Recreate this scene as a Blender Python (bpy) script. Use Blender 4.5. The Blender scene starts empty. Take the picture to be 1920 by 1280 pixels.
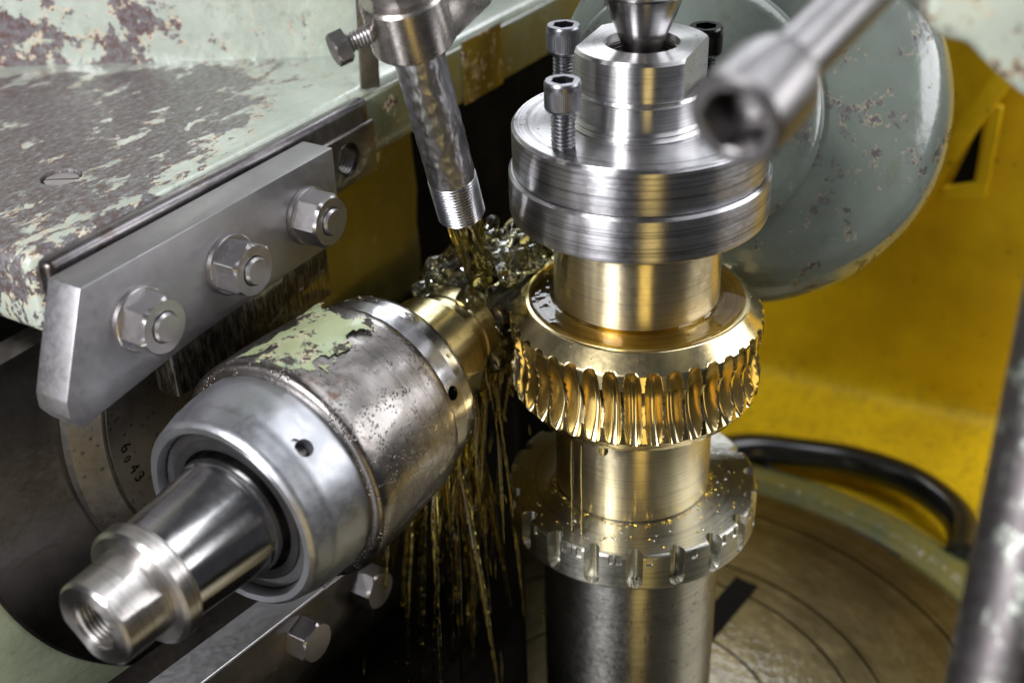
import bpy, bmesh, math, random
from mathutils import Vector, Matrix, noise as mnoise
random.seed(7)
PI = math.pi
SC = bpy.context.scene
COL = SC.collection
SC.unit_settings.system = 'METRIC'
SC.unit_settings.scale_length = 0.01          # one unit is one centimetre

# ------------------------------------------------------------------ camera
PITCH, ROLL = math.radians(31.042), math.radians(-2.004)
CAM = Vector((-5.396, -47.661, 18.617))
F = Vector((0, math.cos(PITCH), -math.sin(PITCH)))
R0 = Vector((1, 0, 0)); U0 = R0.cross(F)
RR = math.cos(ROLL) * R0 + math.sin(ROLL) * U0
UU = -math.sin(ROLL) * R0 + math.cos(ROLL) * U0
cd = bpy.data.cameras.new('camera')
cam = bpy.data.objects.new('camera', cd); COL.objects.link(cam)
cam.matrix_world = Matrix(((RR.x, UU.x, -F.x, CAM.x), (RR.y, UU.y, -F.y, CAM.y), (RR.z, UU.z, -F.z, CAM.z), (0, 0, 0, 1)))
cd.sensor_width = 36; cd.lens = 2387.5 / 1920 * 36
cd.clip_start = 1; cd.clip_end = 2000
cd.dof.use_dof = True; cd.dof.focus_distance = 51.0
cd.dof.aperture_fstop = 0.068; cd.dof.aperture_blades = 0
SC.camera = cam

# ------------------------------------------------------------------ world and lamps
world = bpy.data.worlds.new('World'); SC.world = world; world.use_nodes = True
world.node_tree.nodes['Background'].inputs[0].default_value = (0.80, 0.85, 1.0, 1)
world.node_tree.nodes['Background'].inputs[1].default_value = 0.05

def lamp(name, loc, target, sx, sy, power, col=(1, 1, 1), spread=180):
    l = bpy.data.lights.new(name, 'AREA'); l.shape = 'RECTANGLE'; l.size = sx; l.size_y = sy
    l.energy = power; l.color = col; l.spread = math.radians(spread)
    o = bpy.data.objects.new(name, l); COL.objects.link(o)
    o.location = loc
    d = Vector(target) - Vector(loc)
    o.rotation_euler = d.to_track_quat('-Z', 'Y').to_euler()
    return o
AIM = (-4, 0, -6)
lamp('softbox_overhead', (30, 8, 58), (-8, -2, -6), 46, 40, 27000, (0.92, 0.95, 1.0))
lamp('softbox_key', (-50, -60, 38), (2, 0, -6), 26, 26, 105000, (0.97, 0.97, 1.0))
lamp('softbox_left', (-50, -64, -26), (-4, 0, -8), 24, 90, 14000, (0.96, 0.96, 1.0))
lamp('softbox_behind', (-8, 78, 50), (-4, 0, 0), 80, 26, 42000, (0.92, 0.95, 1.0))
lamp('softbox_right', (68, -4, 24), (-15, -10, -8), 56, 26, 34000, (0.97, 0.97, 1.0))
lamp('yellow_reflection_lamp', (7, -86, -36), (0, 0, -8), 20, 70, 7000, (1.0, 0.72, 0.22))  # added yellow light in place of a yellow surface mirrored in the metal

SC.view_settings.view_transform = 'Standard'; SC.view_settings.look = 'None'
SC.view_settings.exposure = 0.16; SC.view_settings.gamma = 1
SC.cycles.use_denoising = True
SC.cycles.max_bounces = 12; SC.cycles.transmission_bounces = 10; SC.cycles.transparent_max_bounces = 16
SC.cycles.sample_clamp_indirect = 6

# ------------------------------------------------------------------ materials
class NT:
    def __init__(s, name):
        s.m = bpy.data.materials.new(name); s.m.use_nodes = True
        s.t = s.m.node_tree; s.n = s.t.nodes; s.l = s.t.links
        s.b = s.n['Principled BSDF']; s.out = s.n['Material Output']
        s.tc = s.n.new('ShaderNodeTexCoord')
    def set(s, sock, v):
        if hasattr(v, 'is_output') or isinstance(v, bpy.types.NodeSocket): s.l.new(v, sock)
        elif v is not None:
            if isinstance(v, (tuple, list)) and len(v) == 3 and sock.type == 'RGBA': v = (*v, 1)
            sock.default_value = v
    def P(s, **k):
        for a, v in k.items(): s.set(s.b.inputs[a.replace('_', ' ')], v)
    def vec(s, scale=(1, 1, 1), rot=(0, 0, 0), src='Object', loc=(0, 0, 0)):
        mp = s.n.new('ShaderNodeMapping'); s.l.new(s.tc.outputs[src], mp.inputs[0])
        mp.inputs['Scale'].default_value = scale; mp.inputs['Rotation'].default_value = rot; mp.inputs['Location'].default_value = loc
        return mp.outputs[0]
    def noise(s, vec=None, scale=1, detail=4, rough=.6, dist=0):
        t = s.n.new('ShaderNodeTexNoise'); s.set(t.inputs['Vector'], vec if vec is not None else s.vec())
        t.inputs['Scale'].default_value = scale; t.inputs['Detail'].default_value = detail
        t.inputs['Roughness'].default_value = rough; t.inputs['Distortion'].default_value = dist
        return t.outputs[0]
    def voro(s, vec=None, scale=1, feat='F1'):
        t = s.n.new('ShaderNodeTexVoronoi'); t.feature = feat
        s.set(t.inputs['Vector'], vec if vec is not None else s.vec()); t.inputs['Scale'].default_value = scale
        return t.outputs['Distance']
    def rng(s, v, a, b, c=0., d=1., smooth=True):
        t = s.n.new('ShaderNodeMapRange'); t.interpolation_type = 'SMOOTHSTEP' if smooth else 'LINEAR'
        s.set(t.inputs[0], v)
        for i, x in enumerate((a, b, c, d)): s.set(t.inputs[i + 1], x)
        return t.outputs[0]
    def math(s, op, a, b=None, c=None):
        t = s.n.new('ShaderNodeMath'); t.operation = op; s.set(t.inputs[0], a)
        if b is not None: s.set(t.inputs[1], b)
        if c is not None: s.set(t.inputs[2], c)
        return t.outputs[0]
    def mix(s, f, a, b):
        t = s.n.new('ShaderNodeMix'); t.data_type = 'RGBA'
        s.set(t.inputs[0], f); s.set(t.inputs[6], a); s.set(t.inputs[7], b); return t.outputs[2]
    def bump(s, h, strength=.3, dist=.05, prev=None):
        t = s.n.new('ShaderNodeBump'); s.set(t.inputs['Height'], h)
        t.inputs['Strength'].default_value = strength; t.inputs['Distance'].default_value = dist
        if prev is not None: s.l.new(prev, t.inputs['Normal'])
        return t.outputs[0]
    def sep(s, v=None):
        t = s.n.new('ShaderNodeSeparateXYZ'); s.l.new(v if v is not None else s.tc.outputs['Object'], t.inputs[0]); return t.outputs
    def comb(s, x, y, z):
        t = s.n.new('ShaderNodeCombineXYZ'); s.set(t.inputs[0], x); s.set(t.inputs[1], y); s.set(t.inputs[2], z); return t.outputs[0]

def metal(name, col, rough=.25, ring=0., ring_scale=14, blotch=.25, pit=0., pit_scale=6, scratch=0., aniso=0., coat=0.,
          coat_col=(1, 1, 1), dirt=None, dirt_amt=.45, wavy=0.):
    s = NT(name)
    big = s.noise(scale=.35, detail=5)
    fine = s.noise(scale=3.5, detail=8, rough=.7)
    k = s.math('ADD', s.math('MULTIPLY', big, .78), s.math('MULTIPLY', fine, .22))
    c = s.mix(s.rng(k, .38, .62), tuple(x * (1 - blotch) for x in col), tuple(min(1, x * (1 + blotch * .3)) for x in col))
    if dirt is not None:
        dm = s.rng(s.noise(scale=.8, detail=9, rough=.72, dist=.4), dirt_amt + .06, dirt_amt - .05)
        dm = s.rng(s.noise(s.vec(loc=(7, 3, 1)), scale=.7, detail=9, rough=.72, dist=.3), 1 - dirt_amt - .05, 1 - dirt_amt + .07)
        c = s.mix(dm, c, dirt)
    rg = s.rng(fine, .3, .7, max(.03, rough * .9), rough * 1.12)
    nrm = None
    if ring:
        x, y, z = s.sep()
        r = s.math('SQRT', s.math('ADD', s.math('MULTIPLY', x, x), s.math('MULTIPLY', y, y)))
        v = s.comb(s.math('MULTIPLY', r, ring_scale), s.math('MULTIPLY', z, ring_scale), s.math('MULTIPLY', s.noise(scale=.5, detail=1), 1.2))
        ln = s.noise(v, scale=1, detail=3, rough=.65)
        nrm = s.bump(ln, ring, .02, nrm)
        c = s.mix(s.rng(ln, .36, .5, .35 + .5 * min(1, ring), 0), c, tuple(x * .42 for x in col))
    if scratch:
        sc_ = s.noise(s.vec(scale=(1.2, 16, 5), rot=(.3, .5, .9)), scale=1.6, detail=5, rough=.75)
        nrm = s.bump(sc_, scratch, .02, nrm)
    if pit:
        pv = s.rng(s.voro(scale=pit_scale), .0, .42)
        pm = s.rng(s.noise(scale=1.1, detail=5), .47, .60)
        ph = s.math('ADD', s.math('MULTIPLY', s.math('SUBTRACT', pv, 1), pm), 1)
        nrm = s.bump(ph, pit, .06, nrm)
        c = s.mix(s.math('MULTIPLY', s.math('SUBTRACT', 1, pv), s.math('MULTIPLY', pm, .8)), c, (.035, .028, .024))
    if wavy:
        nrm = s.bump(s.noise(scale=.9, detail=3, rough=.5), wavy, .15, nrm)
    nrm = s.bump(fine, .03, .015, nrm)
    s.P(Base_Color=c, Metallic=1.0, Roughness=rg, Normal=nrm)
    if aniso:
        s.P(Anisotropic=aniso, Anisotropic_Rotation=.25)
        tg = s.n.new('ShaderNodeTangent'); tg.direction_type = 'RADIAL'; tg.axis = 'Z'
        s.l.new(tg.outputs[0], s.b.inputs['Tangent'])
    if coat:
        s.P(Coat_Weight=coat, Coat_Roughness=.04, Coat_IOR=1.47, Coat_Tint=(*coat_col, 1))
        cn = s.bump(s.noise(scale=1.6, detail=2), .25, .12)
        s.l.new(cn, s.b.inputs['Coat Normal'])
    return s.m

GREEN = (.35, .39, .325)
def paint(name, base=GREEN, chip=.40, scale=.9, streak=None, wear=None, gloss=.22, rust=(.075, .035, .028), grey=(.13, .12, .13),
          primer=(.62, .47, .30), oil=0., oilcol=(.30, .22, .03), wob=.22, metalness=.55, fleck=(.30, .28, .27), wet=.35):
    """chipped old machine enamel; wear = function(s) -> 0..1 socket raising the bare share"""
    s = NT(name)
    v = s.vec() if streak is None else s.vec(scale=streak[0], rot=streak[1])
    n1 = s.noise(v, scale=scale, detail=10, rough=.68, dist=.25)
    n2 = s.noise(v, scale=scale * 4.5, detail=8, rough=.75)
    h = s.math('ADD', s.math('MULTIPLY', n1, .68), s.math('MULTIPLY', n2, .32))
    if wear is not None: h = s.math('SUBTRACT', h, s.math('MULTIPLY', wear(s), .18))
    bare = s.rng(h, chip + .008, chip - .004)
    prim = s.rng(h, chip + .022, chip + .012)
    tone = s.noise(scale=.25, detail=6)
    pc = s.mix(s.rng(tone, .3, .7), tuple(x * .86 for x in base), tuple(min(1, x * 1.1) for x in base))
    smudge = s.rng(s.noise(s.vec(loc=(3, 9, 2)), scale=.5, detail=9, rough=.75), .54, .72)
    pc = s.mix(s.math('MULTIPLY', smudge, .55), pc, (.10, .10, .06))
    if oil:
        pc = s.mix(s.math('MULTIPLY', s.rng(s.noise(s.vec(scale=(1, 1, .4), loc=(1, 5, 2)), scale=.4, detail=5), .3, .6), oil), pc, oilcol)
    br = s.noise(s.vec(loc=(4, 4, 4)) if streak is None else v, scale=3.2, detail=9, rough=.8)
    bc = s.mix(s.rng(br, .44, .54), rust, grey)
    bc = s.mix(s.rng(br, .56, .66), bc, fleck)
    pmask = s.math('MULTIPLY', prim, s.rng(s.noise(scale=1.3, detail=3), .45, .6))
    c = s.mix(bare, s.mix(pmask, pc, primer), bc)
    nrm = s.bump(s.noise(scale=1.1, detail=3, rough=.55), wob, .12)
    nrm = s.bump(s.math('SUBTRACT', 1, bare), .8, .035, nrm)
    nrm = s.bump(s.math('MULTIPLY', br, bare), .9, .07, nrm)
    s.P(Base_Color=c, Normal=nrm, Roughness=s.math('ADD', gloss, s.math('MULTIPLY', bare, .16)),
        Metallic=s.math('MULTIPLY', bare, metalness), Coat_Weight=wet, Coat_Roughness=.07)
    if wet > .5:
        s.l.new(s.bump(s.noise(scale=2.6, detail=4, rough=.6), .55, .12, nrm), s.b.inputs['Coat Normal'])
    return s.m

M = {}
M['turned'] = metal('turned_steel', (.53, .52, .535), .31, ring=.9, ring_scale=9, blotch=.14, aniso=.9)
M['turned_fine'] = metal('fine_turned_steel', (.58, .57, .57), .30, ring=.2, ring_scale=14, blotch=.08, aniso=.9)
M['ground'] = metal('ground_steel', (.50, .49, .49), .19, ring=.05, ring_scale=20, blotch=.06, scratch=.02, aniso=.75)
M['bronze'] = metal('oiled_bronze', (.80, .71, .50), .32, ring=.10, ring_scale=14, blotch=.04, aniso=.92, coat=.4, coat_col=(1, .96, .82))
M['bronze_teeth'] = metal('cut_bronze', (.83, .71, .43), .20, blotch=.04, coat=.6, coat_col=(1, .95, .78))
M['bronze_face'] = metal('faced_bronze', (.80, .70, .46), .42, ring=.08, ring_scale=14, blotch=.06, aniso=.7, coat=.25, coat_col=(1, .94, .74))
M['plate_steel'] = metal('oily_plate_steel', (.44, .435, .405), .36, ring=.22, ring_scale=9, blotch=.12, scratch=.05, aniso=.85, coat=.7, coat_col=(1, .98, .86))
M['post_steel'] = metal('worn_post_steel', (.50, .49, .45), .32, ring=.1, blotch=.2, aniso=.9, pit=.12, pit_scale=4, coat=.5)
M['alu'] = metal('cast_ring_alloy', (.43, .44, .465), .42, blotch=.12, scratch=.08, dirt=(.16, .13, .12), dirt_amt=.30)
M['housing'] = metal('worn_housing_steel', (.27, .25, .235), .29, ring=.2, ring_scale=5, blotch=.3, pit=.9, pit_scale=8, scratch=.3, coat=.4, dirt=(.11, .07, .05), dirt_amt=.38)
M['collar'] = metal('wet_collar_steel', (.50, .50, .52), .22, ring=.05, blotch=.25, scratch=.1, coat=.5, dirt=(.25, .22, .17), dirt_amt=.34)
M['bolt'] = metal('bolt_steel', (.44, .42, .42), .34, blotch=.08, dirt=(.36, .31, .26), dirt_amt=.12)
M['screw'] = metal('screw_steel', (.19, .19, .205), .34, blotch=.3)
M['black_screw'] = metal('black_screw_steel', (.03, .03, .032), .25, blotch=.3)
M['nose'] = metal('machined_nose_steel', (.55, .525, .50), .36, ring=.12, ring_scale=8, blotch=.10, aniso=.8, scratch=.05)
M['bar'] = metal('ground_bar_steel', (.37, .36, .37), .48, dirt=(.25, .23, .21), dirt_amt=.33, blotch=.12, scratch=.03)
M['dark_steel'] = metal('dark_oily_steel', (.15, .135, .125), .36, blotch=.3, scratch=.3, coat=.4, dirt=(.09, .08, .07), dirt_amt=.36)
M['rail'] = metal('dark_rail_steel', (.20, .185, .19), .34, blotch=.45, scratch=.35, coat=.3, dirt=(.11, .085, .07), dirt_amt=.42)
M['cast'] = metal('dull_cast_steel', (.25, .235, .215), .42, blotch=.3, scratch=.2, pit=.2, pit_scale=3)
M['pipe'] = metal('wet_pipe_steel', (.46, .45, .46), .34, blotch=.15, coat=.3, wavy=.06)
M['block'] = metal('nozzle_block_steel', (.52, .48, .44), .26, blotch=.2, scratch=.1)
M['wrench'] = metal('wrench_steel', (.20, .19, .19), .38, blotch=.2)
M['chips'] = metal('brass_chip', (.9, .66, .15), .25, blotch=.2)
M['table'] = metal('worn_table_steel', (.14, .122, .078), .33, ring=.25, ring_scale=2.2, blotch=.25, coat=.6, coat_col=(1, .93, .7), wavy=.25)

def plain(name, col, rough=.4, metallic=0., var=.25, scale=1., bump=.1, coat=0., spec=.5):
    s = NT(name)
    n = s.noise(scale=scale, detail=6)
    s.P(Base_Color=s.mix(s.rng(n, .35, .65), tuple(x * (1 - var) for x in col), tuple(min(1, x * (1 + var * .5)) for x in col)),
        Roughness=rough, Metallic=metallic, Normal=s.bump(n, bump, .05), Coat_Weight=coat, Specular_IOR_Level=spec)
    return s.m
M['seal'] = plain('black_seal_rubber', (.018, .017, .018), .28, 0, .2, 2, .05, .4)
M['hole'] = plain('oily_hole_black', (.006, .005, .004), .6, spec=.1)
M['hose'] = plain('black_hose_rubber', (.008, .008, .007), .22, 0, .3, 1, .1, .5)
M['shade_black'] = plain('painted_shade_black', (.004, .0035, .0025), .7, .0, .5, .3, .1, .0, .03)  # near-black puts the shade of the gaps into the colour
M['olive'] = paint('oil_stained_olive_paint', (.095, .088, .02), chip=.40, scale=.7, gloss=.3, oil=.7, oilcol=(.045, .035, .01), metalness=.1, primer=(.18, .14, .04))

def yellow():
    s = NT('yellow_enamel')
    n = s.noise(scale=.16, detail=4)
    c = s.mix(s.rng(n, .35, .65), (.58, .37, .003), (.72, .48, .005))
    sp = s.rng(s.noise(s.vec(loc=(2, 2, 8)), scale=1.3, detail=3, rough=.5), .66, .73)
    c = s.mix(s.math('MULTIPLY', sp, .6), c, (.08, .05, .006))
    low = s.rng(s.sep()[2], 5, -1)
    dr = s.rng(s.noise(s.vec(scale=(1, 1, .6), loc=(2, 2, 8)), scale=1.5, detail=6, rough=.7), .46, .66)
    c = s.mix(s.math('MULTIPLY', s.math('MULTIPLY', dr, low), .45), c, (.22, .14, .01))
    s.P(Base_Color=c, Roughness=.5, Normal=s.bump(s.noise(scale=.6, detail=3), .35, .15), Specular_IOR_Level=.3)
    return s.m
M['yellow'] = yellow()

def oil(name, tint, rough=.0, bump=.25, bscale=2.2, dist=.12):
    s = NT(name)
    s.P(Base_Color=tint, Roughness=rough, IOR=1.47, Transmission_Weight=1.0,
        Normal=s.bump(s.noise(scale=bscale, detail=2, rough=.5), bump, dist))
    return s.m
M['oil'] = oil('cutting_oil', (.93, .86, .52), bump=.2, bscale=1.2)
M['oil_amber'] = oil('amber_oil', (.80, .55, .10), bump=.4, bscale=1.5)
def film(name, tint, bscale, bstr, ior=1.5, refr=0.):
    s = NT(name)
    tr = s.n.new('ShaderNodeBsdfTransparent'); tr.inputs[0].default_value = (*tint, 1)
    gl = s.n.new('ShaderNodeBsdfGlossy'); gl.inputs['Roughness'].default_value = .03
    fr = s.n.new('ShaderNodeFresnel'); fr.inputs[0].default_value = ior
    nb = s.bump(s.noise(scale=bscale, detail=2), bstr, .15)
    s.l.new(nb, gl.inputs['Normal']); s.l.new(nb, fr.inputs['Normal'])
    base = tr.outputs[0]
    if refr:
        rf_ = s.n.new('ShaderNodeBsdfRefraction'); rf_.inputs['Color'].default_value = (*tint, 1); rf_.inputs['IOR'].default_value = 1.35; rf_.inputs['Roughness'].default_value = 0
        s.l.new(nb, rf_.inputs['Normal'])
        m0 = s.n.new('ShaderNodeMixShader'); m0.inputs[0].default_value = refr; s.l.new(base, m0.inputs[1]); s.l.new(rf_.outputs[0], m0.inputs[2]); base = m0.outputs[0]
    mx = s.n.new('ShaderNodeMixShader'); s.l.new(fr.outputs[0], mx.inputs[0]); s.l.new(base, mx.inputs[1]); s.l.new(gl.outputs[0], mx.inputs[2])
    s.l.new(mx.outputs[0], s.out.inputs['Surface'])
    return s.m
M['film'] = film('oil_film', (.93, .80, .40), 1.0, .35)
M['splash'] = film('splashing_oil', (.95, .92, .68), 1.6, .45, 1.85, .35)
M['jet'] = film('nozzle_oil', (.95, .87, .48), .8, .12, 1.7, .5)
M['curtain'] = film('falling_oil', (.93, .84, .42), 1.5, .6, 1.75, .3)

# ------------------------------------------------------------------ helpers
def thing(name, label, cat, loc=(0, 0, 0), rot=(0, 0, 0), group=None, mat=None):
    o = bpy.data.objects.new(name, None); COL.objects.link(o); o.empty_display_size = .5
    if mat is not None: o.matrix_world = mat
    else: o.location = loc; o.rotation_euler = rot
    o['label'] = label; o['category'] = cat
    if group: o['group'] = group
    return o
def tag(o, label, cat, group=None, kind=None):
    o['label'] = label; o['category'] = cat
    if group: o['group'] = group
    if kind: o['kind'] = kind
    return o
def finish(bm, ang=32):
    bmesh.ops.remove_doubles(bm, verts=bm.verts, dist=1e-5)
    bmesh.ops.recalc_face_normals(bm, faces=bm.faces)
    lim = math.radians(ang)
    for f in bm.faces: f.smooth = True
    for e in bm.edges:
        if len(e.link_faces) == 2:
            e.smooth = e.calc_face_angle(0) < lim
        else: e.smooth = False
def obj(name, bm, mat, parent=None, ang=32, fin=True):
    if fin: finish(bm, ang)
    me = bpy.data.meshes.new(name); bm.to_mesh(me); bm.free()
    me.materials.append(M[mat] if isinstance(mat, str) else mat)
    o = bpy.data.objects.new(name, me); COL.objects.link(o)
    if parent is not None: o.parent = parent
    return o
def polar(prof, n=96, rf=None, loop=False, step=None, bm=None, mat=None):
    """revolve (r, z) pairs round z; rf(theta, z, r, i) may change r"""
    bm = bm or bmesh.new()
    if step:
        p2 = [prof[0]]
        seq = prof[1:] + ([prof[0]] if loop else [])
        for q in seq:
            p = p2[-1]; L = math.hypot(q[0] - p[0], q[1] - p[1]); k = max(1, int(math.ceil(L / step)))
            for j in range(1, k + 1): p2.append((p[0] + (q[0] - p[0]) * j / k, p[1] + (q[1] - p[1]) * j / k))
        prof = p2[:-1] if loop else p2
    rings = []
    for i, (r, z) in enumerate(prof):
        if r < 1e-6: rings.append([bm.verts.new((0, 0, z) if mat is None else mat @ Vector((0, 0, z)))]); continue
        row = []
        for k in range(n):
            t = 2 * PI * k / n
            q = rf(t, z, r, i) if rf else r
            zz = z
            if isinstance(q, tuple): q, zz = q
            co = Vector((q * math.cos(t), q * math.sin(t), zz))
            row.append(bm.verts.new(co if mat is None else mat @ co))
        rings.append(row)
    m = len(rings)
    for i in range(m if loop else m - 1):
        a, b = rings[i], rings[(i + 1) % m]
        for k in range(n):
            k2 = (k + 1) % n
            if len(a) == 1 and len(b) == 1: continue
            if len(a) == 1: bm.faces.new((a[0], b[k], b[k2]))
            elif len(b) == 1: bm.faces.new((a[k], b[0], a[k2]))
            else: bm.faces.new((a[k], b[k], b[k2], a[k2]))
    return bm
def prism(pts, y0, y1, axis='y', bev=0., seg=2, bm=None):
    """polygon in (a, b) extruded along an axis"""
    new = bmesh.new()
    def mk(a, b, c): return {'y': (a, c, b), 'z': (a, b, c), 'x': (c, a, b)}[axis]
    A = [new.verts.new(mk(p[0], p[1], y0)) for p in pts]; B = [new.verts.new(mk(p[0], p[1], y1)) for p in pts]
    new.faces.new(A); new.faces.new(B[::-1]); n = len(pts)
    for i in range(n): new.faces.new((A[i], A[(i + 1) % n], B[(i + 1) % n], B[i]))
    bmesh.ops.recalc_face_normals(new, faces=new.faces)
    if bev: bmesh.ops.bevel(new, geom=list(new.edges), offset=bev, segments=seg, profile=.5, affect='EDGES', clamp_overlap=True)
    return new
def box(x0, x1, y0, y1, z0, z1, bev=0., seg=2):
    return prism([(x0, z0), (x1, z0), (x1, z1), (x0, z1)], y0, y1, 'y', bev, seg)
def xf(bm, mat):
    bmesh.ops.transform(bm, matrix=mat, verts=bm.verts); return bm
def join(a, b):
    me = bpy.data.meshes.new('t'); b.to_mesh(me); b.free(); a.from_mesh(me); bpy.data.meshes.remove(me); return a
def roughen(bm, amp, sc, seed=0.):
    for v in bm.verts:
        v.co += mnoise.noise_vector(v.co * sc + Vector((seed, seed, seed))) * amp
    return bm
def subdiv_box(x0, x1, y0, y1, z0, z1, bev, cell, amp=0, sc=.5, seed=0):
    bm = box(x0, x1, y0, y1, z0, z1, bev, 4)
    for ax, a, b in ((0, x0, x1), (1, y0, y1), (2, z0, z1)):
        k = a + cell
        while k < b - cell * .3:
            co = [0, 0, 0]; no = [0, 0, 0]; co[ax] = k; no[ax] = 1
            bmesh.ops.bisect_plane(bm, geom=list(bm.verts) + list(bm.edges) + list(bm.faces), plane_co=co, plane_no=no)
            k += cell
    if amp: roughen(bm, amp, sc, seed)
    return bm
def boolean(o, cutters, op='DIFFERENCE', ang=32):
    """apply booleans at build time and drop the cutters"""
    tmp = []
    for c in cutters:
        bmesh.ops.recalc_face_normals(c, faces=c.faces)
        me = bpy.data.meshes.new('c'); c.to_mesh(me); c.free()
        me.materials.append(o.data.materials[0])
        k = bpy.data.objects.new('c', me); COL.objects.link(k)
        k.matrix_world = o.matrix_world if o.parent is None else o.parent.matrix_basis @ o.matrix_basis
        if o.parent is not None: k.parent = o.parent; k.matrix_basis = o.matrix_basis
        m = o.modifiers.new('b', 'BOOLEAN'); m.object = k; m.operation = op; m.solver = 'EXACT'; tmp.append(k)
    bpy.context.view_layer.update()
    dg = bpy.context.evaluated_depsgraph_get()
    me = bpy.data.meshes.new_from_object(o.evaluated_get(dg))
    o.modifiers.clear(); old = o.data; o.data = me; bpy.data.meshes.remove(old)
    for k in tmp:
        m_ = k.data; bpy.data.objects.remove(k); bpy.data.meshes.remove(m_)
    bm = bmesh.new(); bm.from_mesh(me); finish(bm, ang); bm.to_mesh(me); bm.free()
    return o
def smoothcut(bm): return bm
def cyl(r, z0, z1, n=40, mat=None, r1=None):
    return polar([(0, z0), (r, z0), (r if r1 is None else r1, z1), (0, z1)], n, mat=mat)
def hexprism(af, z0, z1, mat=None, rot=0.):
    R_ = af / math.sqrt(3)
    b = prism([(R_ * math.cos(rot + i * PI / 3), R_ * math.sin(rot + i * PI / 3)) for i in range(6)], z0, z1, 'z')
    return xf(b, mat) if mat is not None else b
def hexbody(af, z0, z1, chamf_lo=False, chamf_hi=True, rot=0., n=96, bore=0.):
    """a hexagon with the rounded corner chamfer of a real nut or bolt head"""
    Ro = af / 2
    def R_(t):
        a = (t - rot) % (PI / 3) - PI / 6
        return Ro / math.cos(a)
    zs = [z0 + (z1 - z0) * k / 10 for k in range(11)]
    cone = lambda z: 99 if not chamf_hi else Ro * 1.0 + (z1 - z) * 1.9
    conl = lambda z: 99 if not chamf_lo else Ro * 1.0 + (z - z0) * 1.9
    prof = [(max(bore, 1e-9), z0)] + [(1, z) for z in zs] + [(max(bore, 1e-9), z1)]
    prof = [(0 if (bore == 0 and i in (0, len(prof) - 1)) else p[0], p[1]) for i, p in enumerate(prof)]
    last = len(prof) - 1
    def rf(t, z, r, i):
        if i in (0, last): return bore
        return min(R_(t), cone(z), conl(z))
    return polar(prof, n, rf, loop=bore > 0)
def thread(r, z0, z1, pitch, n=48, depth=None, cap=True):
    depth = depth or pitch * .55
    prof = [(0, z0), (r - depth, z0)] if cap else []
    k = int((z1 - z0) / pitch); p = (z1 - z0) / k
    for i in range(k):
        z = z0 + i * p
        prof += [(r - depth, z + .05 * p), (r - depth * .1, z + .40 * p), (r, z + .5 * p), (r - depth * .1, z + .60 * p), (r - depth, z + .95 * p)]
    if cap: prof += [(r - depth, z1), (0, z1)]
    return polar(prof, n)
def tube(pts, rad, n=10, bm=None, cap=True):
    bm = bm or bmesh.new(); rows = []
    N = len(pts); up = Vector((0.3, 0.2, 1)).normalized()
    for i, p in enumerate(pts):
        d = (pts[min(i + 1, N - 1)] - pts[max(i - 1, 0)]).normalized()
        a = d.cross(up)
        if a.length < 1e-3: a = d.cross(Vector((1, 0, 0)))
        a.normalize(); b = d.cross(a); r = rad(i / (N - 1)) if callable(rad) else rad
        rows.append([bm.verts.new(p + (a * math.cos(2 * PI * k / n) + b * math.sin(2 * PI * k / n)) * r) for k in range(n)])
    for i in range(N - 1):
        for k in range(n): bm.faces.new((rows[i][k], rows[i][(k + 1) % n], rows[i + 1][(k + 1) % n], rows[i + 1][k]))
    if cap: bm.faces.new(rows[0][::-1]); bm.faces.new(rows[-1])
    return bm
def copy_tree(o, parent=None):
    c = o.copy(); COL.objects.link(c)
    if parent is not None: c.parent = parent
    for ch in list(o.children): copy_tree(ch, c)
    return c

# head frame: s along the hob axis, w towards the front right, z up; local coordinates are (s, -w, z)
D = Vector((.538, .843, 0)).normalized(); W = Vector((D.y, -D.x, 0)); Z = Vector((0, 0, 1))
HEADM = Matrix(((D.x, -W.x, 0, 0), (D.y, -W.y, 0, 0), (0, 0, 1, 0), (0, 0, 0, 1)))
def hp(s, w, z): return D * s + W * w + Z * z
def headthing(name, label, cat, s=0, w=0, z=0, group=None):
    m = HEADM.copy(); m.translation = hp(s, w, z)
    return thing(name, label, cat, mat=m, group=group)
# frame whose local z points along +w
def wframe(s, w, z):
    x = D; zz = W; y = zz.cross(x)
    m = Matrix(((x.x, y.x, zz.x, 0), (x.y, y.y, zz.y, 0), (x.z, y.z, zz.z, 0), (0, 0, 0, 1))); m.translation = hp(s, w, z)
    return m
def axisframe(p, z, xh=Vector((0, 0, 1))):
    z = z.normalized(); x = (xh - z * xh.dot(z)).normalized(); y = z.cross(x)
    m = Matrix(((x.x, y.x, z.x, 0), (x.y, y.y, z.y, 0), (x.z, y.z, z.z, 0), (0, 0, 0, 1))); m.translation = p
    return m

# ================================================================== SETTING AND CASTINGS
# chip tray floor far below
bd = obj('added_shade_block', box(-40, -5.2, -30, 34, -46, -27, .6), 'shade_black'); tag(bd, 'added black block standing in for shade left of the work post', 'shade block')  # added block, black so the area beside the post stays dark
o = obj('tray_floor', box(-90, 60, -40, 90, -47, -46), 'shade_black'); o['kind'] = 'structure'
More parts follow.
